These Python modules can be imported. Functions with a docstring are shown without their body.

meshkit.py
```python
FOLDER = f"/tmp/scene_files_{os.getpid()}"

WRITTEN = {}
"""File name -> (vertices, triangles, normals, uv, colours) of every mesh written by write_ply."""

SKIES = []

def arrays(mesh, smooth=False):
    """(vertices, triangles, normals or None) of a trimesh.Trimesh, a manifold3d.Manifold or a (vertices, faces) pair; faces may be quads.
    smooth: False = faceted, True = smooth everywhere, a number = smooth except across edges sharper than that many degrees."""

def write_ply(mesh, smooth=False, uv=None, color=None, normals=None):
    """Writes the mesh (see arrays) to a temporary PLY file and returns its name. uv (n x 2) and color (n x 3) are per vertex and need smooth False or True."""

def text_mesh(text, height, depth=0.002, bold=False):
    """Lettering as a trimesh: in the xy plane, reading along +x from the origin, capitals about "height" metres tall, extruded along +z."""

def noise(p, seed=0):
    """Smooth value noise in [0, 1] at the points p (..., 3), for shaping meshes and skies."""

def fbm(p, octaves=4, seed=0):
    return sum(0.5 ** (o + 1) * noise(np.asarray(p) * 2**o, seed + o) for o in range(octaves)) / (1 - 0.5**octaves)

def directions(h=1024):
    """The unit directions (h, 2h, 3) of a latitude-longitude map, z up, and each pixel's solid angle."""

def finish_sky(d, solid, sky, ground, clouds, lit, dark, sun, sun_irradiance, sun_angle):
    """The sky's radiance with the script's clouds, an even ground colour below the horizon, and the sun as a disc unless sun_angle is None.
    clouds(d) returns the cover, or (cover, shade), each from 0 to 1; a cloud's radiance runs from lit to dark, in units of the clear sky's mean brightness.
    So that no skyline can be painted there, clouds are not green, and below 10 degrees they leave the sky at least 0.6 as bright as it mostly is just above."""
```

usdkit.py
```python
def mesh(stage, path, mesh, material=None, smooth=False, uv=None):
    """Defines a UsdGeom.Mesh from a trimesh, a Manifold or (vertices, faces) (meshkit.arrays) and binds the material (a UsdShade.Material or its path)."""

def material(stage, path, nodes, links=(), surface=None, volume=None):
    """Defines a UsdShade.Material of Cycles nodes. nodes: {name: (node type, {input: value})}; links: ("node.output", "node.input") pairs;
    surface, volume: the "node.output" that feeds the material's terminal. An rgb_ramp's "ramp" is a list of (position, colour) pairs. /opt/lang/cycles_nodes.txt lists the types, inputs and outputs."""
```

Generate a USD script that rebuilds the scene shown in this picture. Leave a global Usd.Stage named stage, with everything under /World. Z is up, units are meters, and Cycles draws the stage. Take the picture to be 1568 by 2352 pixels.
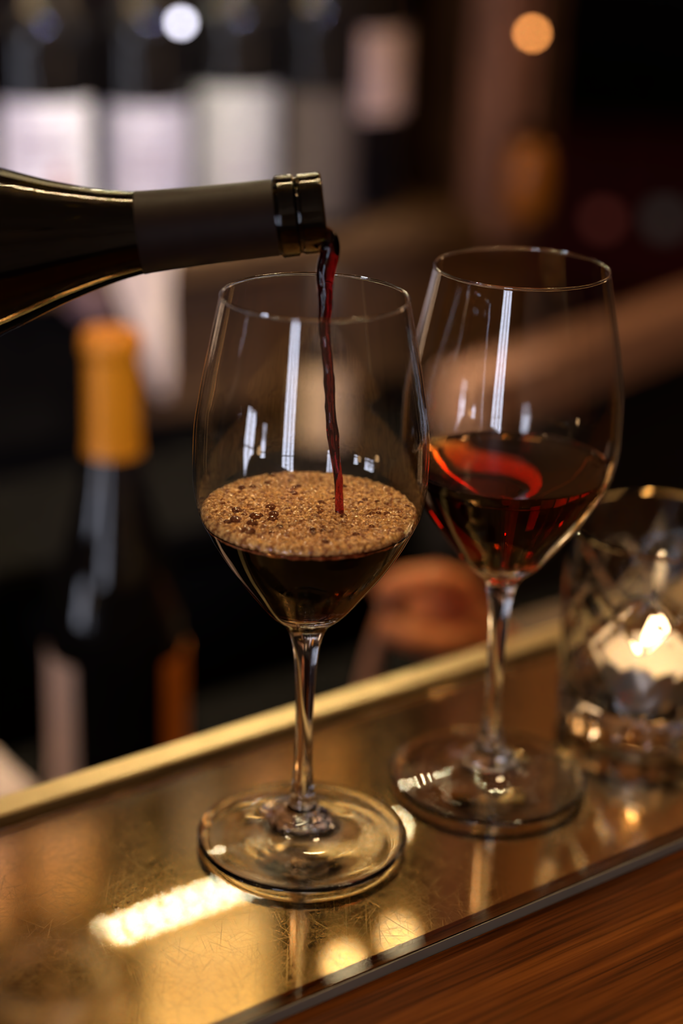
import math, random
import numpy as np, trimesh, manifold3d as m3, usdkit, meshkit
from pxr import Usd, UsdGeom, UsdLux, Gf, Sdf, UsdShade
from scipy.interpolate import PchipInterpolator, CubicSpline
from scipy.spatial import cKDTree

random.seed(7)
rng = np.random.default_rng(7)
stage = Usd.Stage.CreateInMemory()
UsdGeom.SetStageUpAxis(stage, UsdGeom.Tokens.z)
UsdGeom.SetStageMetersPerUnit(stage, 1.0)
UsdGeom.Xform.Define(stage, '/World')
UsdGeom.Scope.Define(stage, '/World/Looks')
PI = math.pi
V = np.array

# ------------------------------------------------------------------ camera
cam = UsdGeom.Camera.Define(stage, '/World/camera')
CAM, YAW, PITCH, ROLL, FPX = V([-0.34021, -0.46564, 0.35196]), 0.64981, 0.36973, 0.03211, 4169.38
fw = V([math.sin(YAW) * math.cos(PITCH), math.cos(YAW) * math.cos(PITCH), -math.sin(PITCH)])
r0 = V([math.cos(YAW), -math.sin(YAW), 0.0])
u0 = np.cross(r0, fw)
right = math.cos(ROLL) * r0 + math.sin(ROLL) * u0
up = math.cos(ROLL) * u0 - math.sin(ROLL) * r0
M = Gf.Matrix4d(*[float(x) for x in (*right, 0, *up, 0, *(-fw), 0, *CAM, 1)])
cam.AddTransformOp().Set(M)
cam.CreateHorizontalApertureAttr(24.0)
cam.CreateVerticalApertureAttr(24.0 * 2352 / 1568)
cam.CreateFocalLengthAttr(24.0 * FPX / 1568)
cam.CreateClippingRangeAttr(Gf.Vec2f(0.02, 50))
cam.CreateFStopAttr(2.8)
cam.CreateFocusDistanceAttr(0.612)
EXPOSURE = 0.0
cam.CreateExposureAttr(EXPOSURE)

# ------------------------------------------------------------------ area lights: daylight behind the shop windows
def rect_light(name, loc, w, h, color, inten, rot):
    L = UsdLux.RectLight.Define(stage, '/World/' + name)
    L.CreateWidthAttr(w); L.CreateHeightAttr(h)
    L.CreateColorAttr(Gf.Vec3f(*color)); L.CreateIntensityAttr(inten)
    L.AddTranslateOp().Set(Gf.Vec3d(*loc)); L.AddRotateXYZOp().Set(Gf.Vec3f(*rot))
    return L
DAY = (0.80, 0.82, 1.0)
WIN = [(-2.75, -1.75), (-0.62, -0.30), (0.15, 0.85)]          # y ranges of the street windows, as wide as their panes
WZS = [(-0.95, 1.35), (-0.95, 0.10), (-0.95, 0.16)]         # their sill and head heights
DAY_I = 12.5
for k, ((a, b), WZ) in enumerate(zip(WIN, WZS)):
    rect_light(f'window_daylight_{k+1:03d}', (-3.62, (a + b) / 2, (WZ[0] + WZ[1]) / 2), WZ[1] - WZ[0], b - a, DAY, DAY_I, (0, -90, 0))

# a cool track spotlight on the ceiling, aimed at the left half of the bottle shelf
def spot_light(name, loc, target, radius, inten, color, cone, soft=0.4):
    L = UsdLux.SphereLight.Define(stage, '/World/' + name)
    L.CreateRadiusAttr(radius); L.CreateIntensityAttr(inten); L.CreateColorAttr(Gf.Vec3f(*color))
    d = V(loc) - V(target); d = d / np.linalg.norm(d)
    x = np.cross([0, 0, 1.0], d); x /= np.linalg.norm(x); y = np.cross(d, x)
    L.AddTransformOp().Set(Gf.Matrix4d(*[float(q) for q in (*x, 0, *y, 0, *d, 0, *loc, 1)]))
    sh = UsdLux.ShapingAPI.Apply(L.GetPrim())
    sh.CreateShapingConeAngleAttr(cone); sh.CreateShapingConeSoftnessAttr(soft)
    return L
SPOT = V([-.20, -1.50, 1.42])
spot_light('spotlight_beam', SPOT, (.27, .71, .11), .03, 4900.0, (0.58, 0.59, 1.0), 8.0)
DOWN = V([-.80, .15, 1.47])
spot_light('downlight_beam', DOWN, (.10, .05, .05), .05, 150.0, (1.0, 0.62, 0.30), 32.0)
DOWN2 = V([.62, .10, 1.47])
spot_light('bar_downlight_beam', DOWN2, (.04, .03, .05), .06, 130.0, (1.0, 0.68, 0.34), 15.0)

# ------------------------------------------------------------------ helpers
used = {}
def numbered(path):
    if path not in used:
        used[path] = 0
        return path
    used[path] += 1
    return numbered(f'{path}_{used[path]:03d}')
def setd(p, **k):
    for a, b in k.items():
        if b:
            p.SetCustomDataByKey(a, b)
def thing(name, label, cat, loc=(0, 0, 0), group=None, kind=None):
    x = UsdGeom.Xform.Define(stage, numbered('/World/' + name))
    x.AddTranslateOp().Set(Gf.Vec3d(*[float(q) for q in loc]))
    setd(x.GetPrim(), label=label, category=cat, group=group, kind=kind)
    return x.GetPrim()
def obj(name, mesh, mat, parent=None, smooth=35, label=None, kind=None):
    base = str(parent.GetPath()) if parent else '/World'
    m = usdkit.mesh(stage, numbered(base + '/' + name), mesh, mat, smooth=smooth)
    setd(m.GetPrim(), label=label, kind=kind)
    return m.GetPrim()
def tagged(name, mesh, mat, label, cat, group=None, smooth=35, kind=None):
    p = obj(name, mesh, mat, None, smooth)
    setd(p, label=label, category=cat, group=group, kind=kind)
    return p
def struct(name, mesh, mat, label, cat, parent=None, smooth=False):
    p = obj(name, mesh, mat, parent, smooth)
    setd(p, label=label, category=cat, kind='structure')
    return p
def box(x0, x1, y0, y1, z0, z1, bev=0.0):
    if bev:
        pts = []
        for x, sx in ((x0, 1), (x1, -1)):
            for y, sy in ((y0, 1), (y1, -1)):
                for z, sz in ((z0, 1), (z1, -1)):
                    pts += [(x + sx * bev, y + sy * bev, z), (x + sx * bev, y, z + sz * bev), (x, y + sy * bev, z + sz * bev)]
        return trimesh.convex.convex_hull(V(pts))
    b = trimesh.creation.box([x1 - x0, y1 - y0, z1 - z0])
    b.apply_translation([(x0 + x1) / 2, (y0 + y1) / 2, (z0 + z1) / 2])
    return b
def lathe(prof, n=96, a0=0.0, a1=2 * PI, close=False):
    """prof: (r, z) rows, from bottom outside up; revolved about z. Open surface, poles welded by degenerate quads dropped."""
    prof = np.asarray(prof, float)
    full = abs(a1 - a0 - 2 * PI) < 1e-6
    th = np.linspace(a0, a1, n + 1)[: n if full else n + 1]
    k, m = len(prof), len(th)
    v = np.stack([prof[:, None, 0] * np.cos(th), prof[:, None, 0] * np.sin(th), np.repeat(prof[:, 1:2], m, 1)], -1).reshape(-1, 3)
    f = []
    i = np.arange(m if full else m - 1); j = (i + 1) % m
    rows = [(a, a + 1) for a in range(k - 1)] + ([(k - 1, 0)] if close else [])
    for a, b in rows:
        f += [np.stack([a * m + i, a * m + j, b * m + j], 1), np.stack([a * m + i, b * m + j, b * m + i], 1)]
    t = trimesh.Trimesh(v, np.vstack(f), process=False)
    t.merge_vertices(digits_vertex=9)
    t.update_faces(t.nondegenerate_faces())
    return t
def tube(pts, rad, n=12, sub=1, caps=True):
    pts = np.asarray(pts, float)
    rad = np.broadcast_to(np.asarray(rad, float), (len(pts),))
    if sub > 1:
        s = np.arange(len(pts)); q = np.linspace(0, len(pts) - 1, (len(pts) - 1) * sub + 1)
        pts, rad = CubicSpline(s, pts)(q), PchipInterpolator(s, rad)(q)
    t = np.gradient(pts, axis=0); t /= np.linalg.norm(t, axis=1)[:, None]
    a = np.cross(t[0], [0.3, 0.5, 0.81]); a /= np.linalg.norm(a)
    rings = []
    for p, d, r in zip(pts, t, rad):
        a = a - d * (a @ d); a /= np.linalg.norm(a); b = np.cross(d, a)
        ph = np.arange(n) * 2 * PI / n
        rings.append(p + r * (np.cos(ph)[:, None] * a + np.sin(ph)[:, None] * b))
    v = np.vstack(rings + [pts[:1], pts[-1:]]); k = len(pts)
    i = np.arange(n); j = (i + 1) % n; f = []
    for q in range(k - 1):
        f += [np.stack([q * n + i, q * n + j, (q + 1) * n + j], 1), np.stack([q * n + i, (q + 1) * n + j, (q + 1) * n + i], 1)]
    if caps:
        f += [np.stack([np.full(n, k * n), j, i], 1), np.stack([np.full(n, k * n + 1), (k - 1) * n + i, (k - 1) * n + j], 1)]
    return trimesh.Trimesh(v, np.vstack(f), process=False)
def cat_m(*a):
    return trimesh.util.concatenate([x for x in a])
def smooth_profile(pts, n=80):
    pts = np.asarray(pts, float)
    s = np.r_[0, np.cumsum(np.hypot(*np.diff(pts, axis=0).T))]
    q = np.linspace(0, s[-1], n)
    return np.stack([PchipInterpolator(s, pts[:, 0])(q), PchipInterpolator(s, pts[:, 1])(q)], 1)

# ------------------------------------------------------------------ materials
def mat(name, nodes, links=(), surface='p.BSDF', volume=None):
    return usdkit.material(stage, '/World/Looks/' + name, nodes, links, surface=surface, volume=volume)
def plain(name, col, rough=0.5, metal=0.0, spec=0.5, var=0.12, scale=30, **k):
    """principled with a little procedural tone variation"""
    c = V(col)
    return mat(name, {'g': ('geometry', {}), 'n': ('noise_texture', {'scale': scale, 'detail': 3.0}),
                      'r': ('rgb_ramp', {'ramp': [(0.3, tuple(c * (1 - var))), (0.7, tuple(np.minimum(c * (1 + var), 1)))]}),
                      'p': ('principled_bsdf', dict(roughness=rough, metallic=metal, specular_ior_level=spec, **k))},
               [('g.position', 'n.vector'), ('n.fac', 'r.fac'), ('r.color', 'p.base_color')])
def glass(name, col=(1, 1, 1), rough=0.0, ior=1.5, volume=None):
    nodes = {'p': ('principled_bsdf', {'base_color': col, 'roughness': rough, 'ior': ior, 'transmission_weight': 1.0})}
    if volume:
        nodes['v'] = ('absorption_volume', {'color': volume[0], 'density': volume[1]})
    return mat(name, nodes, (), 'p.BSDF', 'v.volume' if volume else None)

M_glass = glass('clear_crystal', (0.99, 0.99, 0.99))
M_bowl = mat('thin_bowl_glass', {'t': ('transparent_bsdf', {'color': (0.985, 0.985, 0.985)}), 'g': ('glossy_bsdf', {'color': (1, 1, 1), 'roughness': 0.0}),
                                 'f': ('layer_weight', {'blend': 0.5}), 'w': ('math', {'math_type': 'power', 'value2': 5.0}),
                                 's': ('math', {'math_type': 'multiply_add', 'value2': 0.96, 'value3': 0.04}), 'x': ('mix_closure', {})},
             [('f.facing', 'w.value1'), ('w.value', 's.value1'), ('s.value', 'x.fac'), ('t.BSDF', 'x.closure1'), ('g.BSDF', 'x.closure2')], 'x.closure')
M_pane = glass('bar_top_glass', (0.96, 0.98, 0.96), 0.0, 1.5)
def wine(name, col, dens):
    # below the thin part of the bowl the wine lies against solid glass (relative index 1.34 / 1.5), above it against air
    return mat(name, {'g': ('geometry', {}), 'z': ('separate_xyz', {}), 'a': ('math', {'math_type': 'greater_than', 'value2': 0.1263}), 'i': ('math', {'math_type': 'multiply_add', 'value2': 0.4467, 'value3': 0.8933}),
                      'p': ('principled_bsdf', {'base_color': (1, 1, 1), 'roughness': 0.0, 'transmission_weight': 1.0}), 'v': ('absorption_volume', {'color': col, 'density': dens})},
               [('g.position', 'z.vector'), ('z.z', 'a.value1'), ('a.value', 'i.value1'), ('i.value', 'p.ior')], 'p.BSDF', 'v.volume')
M_wine = wine('red_wine_liquid', (0.915, 0.60, 0.24), 320.0)
M_wine2 = wine('dense_red_wine_liquid', (0.80, 0.12, 0.06), 750.0)
M_stream = glass('pouring_wine_liquid', (1, 1, 1), 0.0, 1.34, ((0.72, 0.02, 0.10), 1300.0))
M_foam = mat('wine_foam', {'g': ('geometry', {}), 'n': ('noise_texture', {'scale': 500.0, 'detail': 2.0}),
                           'r': ('rgb_ramp', {'ramp': [(0.34, (0.26, 0.09, 0.028)), (0.64, (0.92, 0.52, 0.18))]}),
                           'p': ('principled_bsdf', {'roughness': 0.16, 'specular_ior_level': 0.9, 'subsurface_weight': 0.08, 'subsurface_scale': 0.002, 'subsurface_radius': (1, 0.4, 0.25)})},
             [('g.position', 'n.vector'), ('n.fac', 'r.fac'), ('r.color', 'p.base_color')])
M_bubble = mat('wine_bubble_film', {'t': ('transparent_bsdf', {'color': (0.75, 0.50, 0.36)}), 'd': ('diffuse_bsdf', {'color': (0.10, 0.035, 0.015)}), 'm': ('mix_closure', {'fac': 0.5}), 'g': ('glossy_bsdf', {'color': (1, 0.9, 0.8), 'roughness': 0.04}), 'f': ('layer_weight', {'blend': 0.5}),
                                   'w': ('math', {'math_type': 'power', 'value2': 3.0}), 's': ('math', {'math_type': 'multiply_add', 'value2': 0.7, 'value3': 0.06}), 'x': ('mix_closure', {})},
               [('f.facing', 'w.value1'), ('w.value', 's.value1'), ('s.value', 'x.fac'), ('t.BSDF', 'm.closure1'), ('d.BSDF', 'm.closure2'), ('m.closure', 'x.closure1'), ('g.BSDF', 'x.closure2')], 'x.closure')
def scratch_nodes():
    nodes = {'g': ('geometry', {})}; links = []; prev = None
    for k, (rot, sx, sy) in enumerate([(0.25, 25, 1500), (0.95, 18, 1300), (-0.6, 30, 1700), (1.7, 22, 1500), (-1.15, 25, 1400), (0.55, 35, 2100), (-0.25, 30, 1900), (1.25, 40, 2000)]):
        nodes[f'm{k}'] = ('mapping', {'mapping_type': 'texture', 'rotation': (0, 0, rot), 'scale': (1 / (sx * 1.5), 1 / (sy * 1.7), 1), 'location': (k * .31, k * .17, 0)})
        nodes[f'n{k}'] = ('noise_texture', {'scale': 1.0, 'detail': 1.0, 'distortion': 0.6})
        nodes[f'r{k}'] = ('rgb_ramp', {'ramp': [(0, (0, 0, 0)), (0.672, (0, 0, 0)), (0.72, (1, 1, 1)), (1, (1, 1, 1))]})
        links += [('g.position', f'm{k}.vector'), (f'm{k}.vector', f'n{k}.vector'), (f'n{k}.fac', f'r{k}.fac')]
        if prev:
            nodes[f'x{k}'] = ('mix', {'mix_type': 'add', 'fac': 1.0, 'use_clamp': True})
            links += [(prev, f'x{k}.color1'), (f'r{k}.color', f'x{k}.color2')]
            prev = f'x{k}.color'
        else:
            prev = f'r{k}.color'
    return nodes, links, prev
nd, lk, sc = scratch_nodes()
nd.update({'cl': ('noise_texture', {'scale': 14.0, 'detail': 4.0}), 'cr': ('rgb_ramp', {'ramp': [(0.35, (0.84, 0.50, 0.165)), (0.65, (0.93, 0.60, 0.235))]}),
           'rr': ('rgb_ramp', {'ramp': [(0.3, (0.045, 0.045, 0.045)), (0.7, (0.085, 0.085, 0.085))]}),
           'rs': ('mix', {'mix_type': 'mix', 'color2': (0.20, 0.20, 0.20)}),
           'b': ('bump', {'strength': 0.05, 'distance': 0.0001}),
           'p': ('principled_bsdf', {'metallic': 1.0})})
lk += [('g.position', 'cl.vector'), ('cl.fac', 'cr.fac'), ('cl.fac', 'rr.fac'), ('rr.color', 'rs.color1'), (sc, 'rs.fac'), ('rs.color', 'p.roughness'),
       ('cr.color', 'p.base_color'), (sc, 'b.height'), ('b.normal', 'p.normal')]
M_brass = mat('scratched_brass', nd, lk)
M_edge = plain('ground_glass_edge', (0.30, 0.27, 0.21), 0.5, var=0.1)
M_trim = plain('brushed_brass', (0.96, 0.73, 0.38), 0.36, 1.0, var=0.05, scale=60)
M_alu = plain('aluminium', (0.75, 0.74, 0.72), 0.3, 1.0)
def wood(name, c0, c1, c2, rough=0.35, sc=(3, 90, 40), grain=1.0, spec=0.5):
    return mat(name, {'g': ('geometry', {}), 'm': ('mapping', {'scale': sc}), 'n': ('noise_texture', {'scale': grain, 'detail': 5.0, 'roughness': 0.6, 'distortion': 0.4}),
                      'm2': ('mapping', {'scale': (sc[0] * 6, sc[1] * 9, sc[2] * 9)}), 'n2': ('noise_texture', {'scale': grain, 'detail': 2.0}),
                      'r': ('rgb_ramp', {'ramp': [(0.28, c0), (0.5, c1), (0.72, c2)]}),
                      'r2': ('rgb_ramp', {'ramp': [(0.36, (0.35, 0.35, 0.35)), (0.5, (1, 1, 1))]}),
                      'x': ('mix', {'mix_type': 'multiply', 'fac': 0.75}), 'b': ('bump', {'strength': 0.25, 'distance': 0.0006}),
                      'p': ('principled_bsdf', {'roughness': rough, 'specular_ior_level': spec})},
               [('g.position', 'm.vector'), ('m.vector', 'n.vector'), ('n.fac', 'r.fac'), ('g.position', 'm2.vector'), ('m2.vector', 'n2.vector'), ('n2.fac', 'r2.fac'),
                ('r.color', 'x.color1'), ('r2.color', 'x.color2'), ('x.color', 'p.base_color'), ('n.fac', 'b.height'), ('b.normal', 'p.normal')])
M_walnut = wood('walnut_edge', (0.008, 0.002, 0.0005), (0.12, 0.033, 0.0045), (0.29, 0.092, 0.013), 0.45, spec=0.03)
M_cabinet = wood('stained_cabinet_wood', (0.035, 0.015, 0.008), (0.07, 0.03, 0.014), (0.105, 0.048, 0.022), 0.45, (4, 4, 60))
M_panel = wood('brown_panel_wood', (0.075, 0.036, 0.012), (0.11, 0.053, 0.018), (0.15, 0.072, 0.024), 0.5, (3, 40, 60))
M_soffit = wood('soffit_wood', (0.42, 0.24, 0.12), (0.52, 0.30, 0.15), (0.60, 0.36, 0.19), 0.6, (4, 4, 50))
M_board = wood('oiled_board_wood', (0.14, 0.075, 0.035), (0.20, 0.11, 0.055), (0.26, 0.15, 0.075), 0.5, (4, 60, 60))
M_post = wood('rosy_post_wood', (0.20, 0.09, 0.065), (0.26, 0.12, 0.085), (0.32, 0.15, 0.11), 0.5, (40, 40, 3))
M_rail = wood('pink_brown_rail_wood', (0.55, 0.27, 0.17), (0.66, 0.33, 0.21), (0.76, 0.40, 0.26), 0.5, (5, 60, 60))
M_black = plain('black_laminate', (0.005, 0.004, 0.003), 0.85, 0.0, 0.03, var=0.2)
M_void = plain('dark_paint', (0.020, 0.011, 0.009), 0.8, var=0.2)
M_ceiling = plain('brown_ceiling_paint', (0.42, 0.26, 0.14), 0.8, var=0.15, scale=3)
M_wallp = plain('dark_red_brown_wall_paint', (0.022, 0.010, 0.008), 0.8, var=0.2, scale=4)
M_floor = wood('floor_boards', (0.02, 0.012, 0.008), (0.04, 0.022, 0.014), (0.06, 0.035, 0.02), 0.5, (3, 40, 40))
M_bottle = plain('dark_bottle_glass', (0.006, 0.005, 0.005), 0.06, spec=0.4, var=0.1)
M_olive = glass('olive_bottle_glass', (0.55, 0.50, 0.16), 0.0, 1.5, ((0.50, 0.46, 0.10), 1300.0))
M_foil = plain('aubergine_foil', (0.014, 0.007, 0.005), 0.5, 0.0, 0.12, var=0.1, scale=200)
M_ofoil = plain('orange_foil', (0.80, 0.27, 0.006), 0.36, 0.2, var=0.08, scale=200)
M_ltan = plain('cream_paper', (0.76, 0.50, 0.24), 0.7, var=0.05, scale=80)
M_paper = plain('white_label_paper', (0.80, 0.76, 0.78), 0.65, var=0.05, scale=80)
M_paper3 = plain('pale_grey_label_paper', (0.56, 0.52, 0.57), 0.65, var=0.05, scale=80)
M_paper2 = plain('grey_label_paper', (0.40, 0.38, 0.36), 0.65, var=0.05, scale=80)
M_brownl = plain('brown_label_paper', (0.075, 0.052, 0.036), 0.65, var=0.1, scale=80)
M_beige = plain('beige_label_paper', (0.85, 0.58, 0.40), 0.65, var=0.05, scale=80)
M_ink = plain('grey_print', (0.34, 0.27, 0.30), 0.7)
M_redink = plain('faded_red_print', (0.40, 0.15, 0.14), 0.7)
M_orangel = plain('orange_label_paper', (0.85, 0.22, 0.01), 0.6)
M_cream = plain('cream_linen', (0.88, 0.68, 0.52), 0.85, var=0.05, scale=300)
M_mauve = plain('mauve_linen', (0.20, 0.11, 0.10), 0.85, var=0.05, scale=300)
M_white = plain('white_linen', (0.74, 0.53, 0.44), 0.85, var=0.06, scale=300)
M_skin = mat('skin', {'g': ('geometry', {}), 'n': ('noise_texture', {'scale': 120.0, 'detail': 3.0}),
                      'r': ('rgb_ramp', {'ramp': [(0.3, (0.60, 0.19, 0.065)), (0.7, (0.74, 0.25, 0.09))]}),
                      'p': ('principled_bsdf', {'roughness': 0.45, 'subsurface_weight': 0.25, 'subsurface_scale': 0.006, 'subsurface_radius': (1, 0.3, 0.15)})},
             [('g.position', 'n.vector'), ('n.fac', 'r.fac'), ('r.color', 'p.base_color')])
M_sleeve = plain('black_cotton', (0.014, 0.012, 0.012), 0.9, var=0.3, scale=400)
M_wax = mat('candle_wax', {'p': ('principled_bsdf', {'base_color': (0.92, 0.76, 0.56), 'roughness': 0.35, 'subsurface_weight': 0.25, 'subsurface_scale': 0.006, 'subsurface_radius': (1, 0.6, 0.3)})})
def glow(name, col, s):
    return mat(name, {'e': ('emission', {'color': col, 'strength': s})}, (), 'e.emission')
WARM = (1.0, 0.60, 0.24)
M_led = glow('led_emitter', (1.0, 0.82, 0.50), 350.0)
M_led2 = glow('high_led_emitter', (1.0, 0.74, 0.40), 560.0)
M_flame = glow('candle_flame', (1.0, 0.64, 0.32), 380.0)
M_bulb = glow('warm_bulb', (1.0, 0.76, 0.42), 17.0)
M_lantern2 = glow('bright_paper_lantern_glow', (1.0, 0.62, 0.32), 9.0)
M_lantern = glow('paper_lantern_glow', (1.0, 0.58, 0.26), 5.0)
M_obulb = glow('orange_bulb', (1.0, 0.36, 0.09), 17.0)
M_rbulb = glow('red_candle_bulb', (1.0, 0.22, 0.16), 0.16)
M_amber = mat('amber_shade', {'p': ('principled_bsdf', {'base_color': (0.26, 0.07, 0.003), 'roughness': 0.3, 'emission_color': (1.0, 0.38, 0.03), 'emission_strength': 0.02})})
M_shade = mat('lit_linen_shade', {'d': ('diffuse_bsdf', {'color': (0.75, 0.70, 0.60)}), 't': ('translucent_bsdf', {'color': (0.80, 0.74, 0.60)}), 'x': ('mix_closure', {'fac': 0.6})},
              [('d.BSDF', 'x.closure1'), ('t.BSDF', 'x.closure2')], 'x.closure')
M_red = plain('red_leather', (0.12, 0.006, 0.006), 0.4, var=0.15, scale=40)
M_winglass = mat('window_pane_glass', {'t': ('transparent_bsdf', {'color': (0.97, 0.98, 0.98)}), 'g': ('glossy_bsdf', {'roughness': 0.0}), 'x': ('mix_closure', {'fac': 0.06})},
                 [ ('t.BSDF', 'x.closure1'), ('g.BSDF', 'x.closure2')], 'x.closure')

# ------------------------------------------------------------------ the room
FZ, CZ = -1.05, 1.55
struct('floor', box(-3.6, 4.1, -4.1, 4.1, FZ - 0.05, FZ), M_floor, 'dark floor boards of the bar room', 'floor')
struct('ceiling', box(-3.6, 4.1, -4.1, 4.1, CZ, CZ + 0.05), M_ceiling, 'dim brown ceiling over the bar', 'ceiling')
struct('wall_right', box(4.0, 4.1, -4.1, 4.1, FZ, CZ), M_wallp, 'dark wall at the right end of the room', 'wall')
struct('wall_back', box(-3.6, 4.0, 4.0, 4.1, FZ, CZ), M_wallp, 'dark far wall behind the back bar', 'wall')
struct('wall_front', box(-3.6, 4.0, -4.1, -4.0, FZ, CZ), M_ceiling, 'dark wall behind the camera', 'wall')
struct('trim_1', box(.80, 2.6, .96, 1.02, .42, CZ), M_soffit, 'brown panelled soffit hanging over the passage beside the back bar', 'soffit')
ys = [-4.0] + [y for w in WIN for y in w] + [4.0]
wl = [box(-3.6, -3.5, ys[k], ys[k + 1], FZ, CZ) for k in range(0, len(ys), 2)]
for (a, b), WZ in zip(WIN, WZS):
    wl += [box(-3.6, -3.5, a, b, FZ, WZ[0]), box(-3.6, -3.5, a, b, WZ[1], CZ)]
struct('wall_left', cat_m(*wl), M_ceiling, 'dark street wall with the tall windows', 'wall')
for k, ((a, b), WZ) in enumerate(zip(WIN, WZS)):
    w = thing(f'window_{k+1}', ['widest street window nearest the front wall', 'narrow street window in the middle', 'street window nearest the back bar'][k], 'window', (-3.55, 0, 0), kind='structure')
    fr = [box(-.03, .03, a, a + .03, *WZ), box(-.03, .03, b - .03, b, *WZ), box(-.03, .03, a, b, WZ[0], WZ[0] + .03), box(-.03, .03, a, b, WZ[1] - .03, WZ[1])]
    obj('frame', cat_m(*fr), M_black, w, False)
    nb = max(1, round((b - a) / 0.34))
    for q in range(1, nb):
        yy = a + (b - a) * q / nb
        obj('mullion', box(-.025, .025, yy - .02, yy + .02, WZ[0] + .03, WZ[1] - .03), M_black, w, False)
    for zz in (-0.15,):
        obj('transom', box(-.02, .02, a + .03, b - .03, zz - .015, zz + .015), M_black, w, False)
    obj('pane', box(-.003, .003, a + .03, b - .03, WZ[0] + .03, WZ[1] - .03), M_winglass, w, False)

# ------------------------------------------------------------------ bar counter
bar = thing('bar_counter', 'bar counter with scratched brass top under clear glass and walnut edge', 'bar counter', (0, 0, -0.05))
def B(x0, x1, y0, y1, z0, z1, bev=0.0):
    return box(x0, x1, y0, y1, z0 + .05, z1 + .05, bev)
X0, X1 = -1.2, 2.2
obj('glass_top', B(X0, X1, -.0788, .0665, -.0040, 0.0, .0004), M_pane, bar, False, 'clear glass sheet over the brass')
obj('ground_edge', B(X0, X1, -.0793, -.0789, -.0040, -.0001), M_edge, bar, False, 'greyish ground front edge of the glass')
obj('brass_sheet', B(X0, X1, -.0705, .0668, -.0060, -.0042), M_brass, bar, False, 'scratched brass sheet')
obj('wood_edge', B(X0, X1, -.40, -.0794, -.045, -.0036, .001), M_walnut, bar, False, 'dark walnut front edge')
obj('wood_core', B(X0, X1, -.0790, .0668, -.045, -.0062), M_walnut, bar, False)
obj('brass_trim', B(X0, X1, .0717, .0845, -.030, .0022, .0008), M_trim, bar, False, 'bright brass trim along the far edge')
obj('groove_strip', B(X0, X1, .0668, .0717, -.045, -.0060), M_black, bar, False, 'black gap beside the trim')
obj('apron_panel', B(X0, X1, -.36, .080, FZ, -.0455), M_cabinet, bar, False)

# ------------------------------------------------------------------ wine glasses
OUT = V([[.0030, .0105], [.0137, .00507], [.024, .00383], [.032, .00324], [.048, .00311], [.064, .00357], [.0745, .00437], [.0815, .0057], [.086, .0079], [.091, .01339],
         [.100, .02061], [.111, .02862], [.122, .0348], [.131, .03853], [.142, .03983], [.156, .03952], [.170, .03762], [.188, .03415], [.2037, .0309]])
og = PchipInterpolator(OUT[1:, 0], OUT[1:, 1])
WALL = .00085
def inner_r(z):
    z = np.asarray(z, float)
    return og(z) - WALL - .0016 * np.exp(-(np.maximum(z - .0925, 0)) / .012)
ZI = .0925                                           # bottom of the cavity on the axis
def inner_prof(z1, n=60, off=0.0):
    """(r,z) of the cavity wall from the axis up to z1, grown by off"""
    zz = np.linspace(0, 1, n) ** 1.6 * (z1 - ZI) + ZI
    r = inner_r(zz) * np.sqrt(np.clip(1 - np.exp(-(zz - ZI) / .0016), 0, 1))
    r[0] = 0
    return np.stack([np.where(r > 0, r + off, 0), zz - off * (zz < ZI + .004)], 1)
ZS = .1262                                           # thin wall above, solid refracting crystal below
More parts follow.
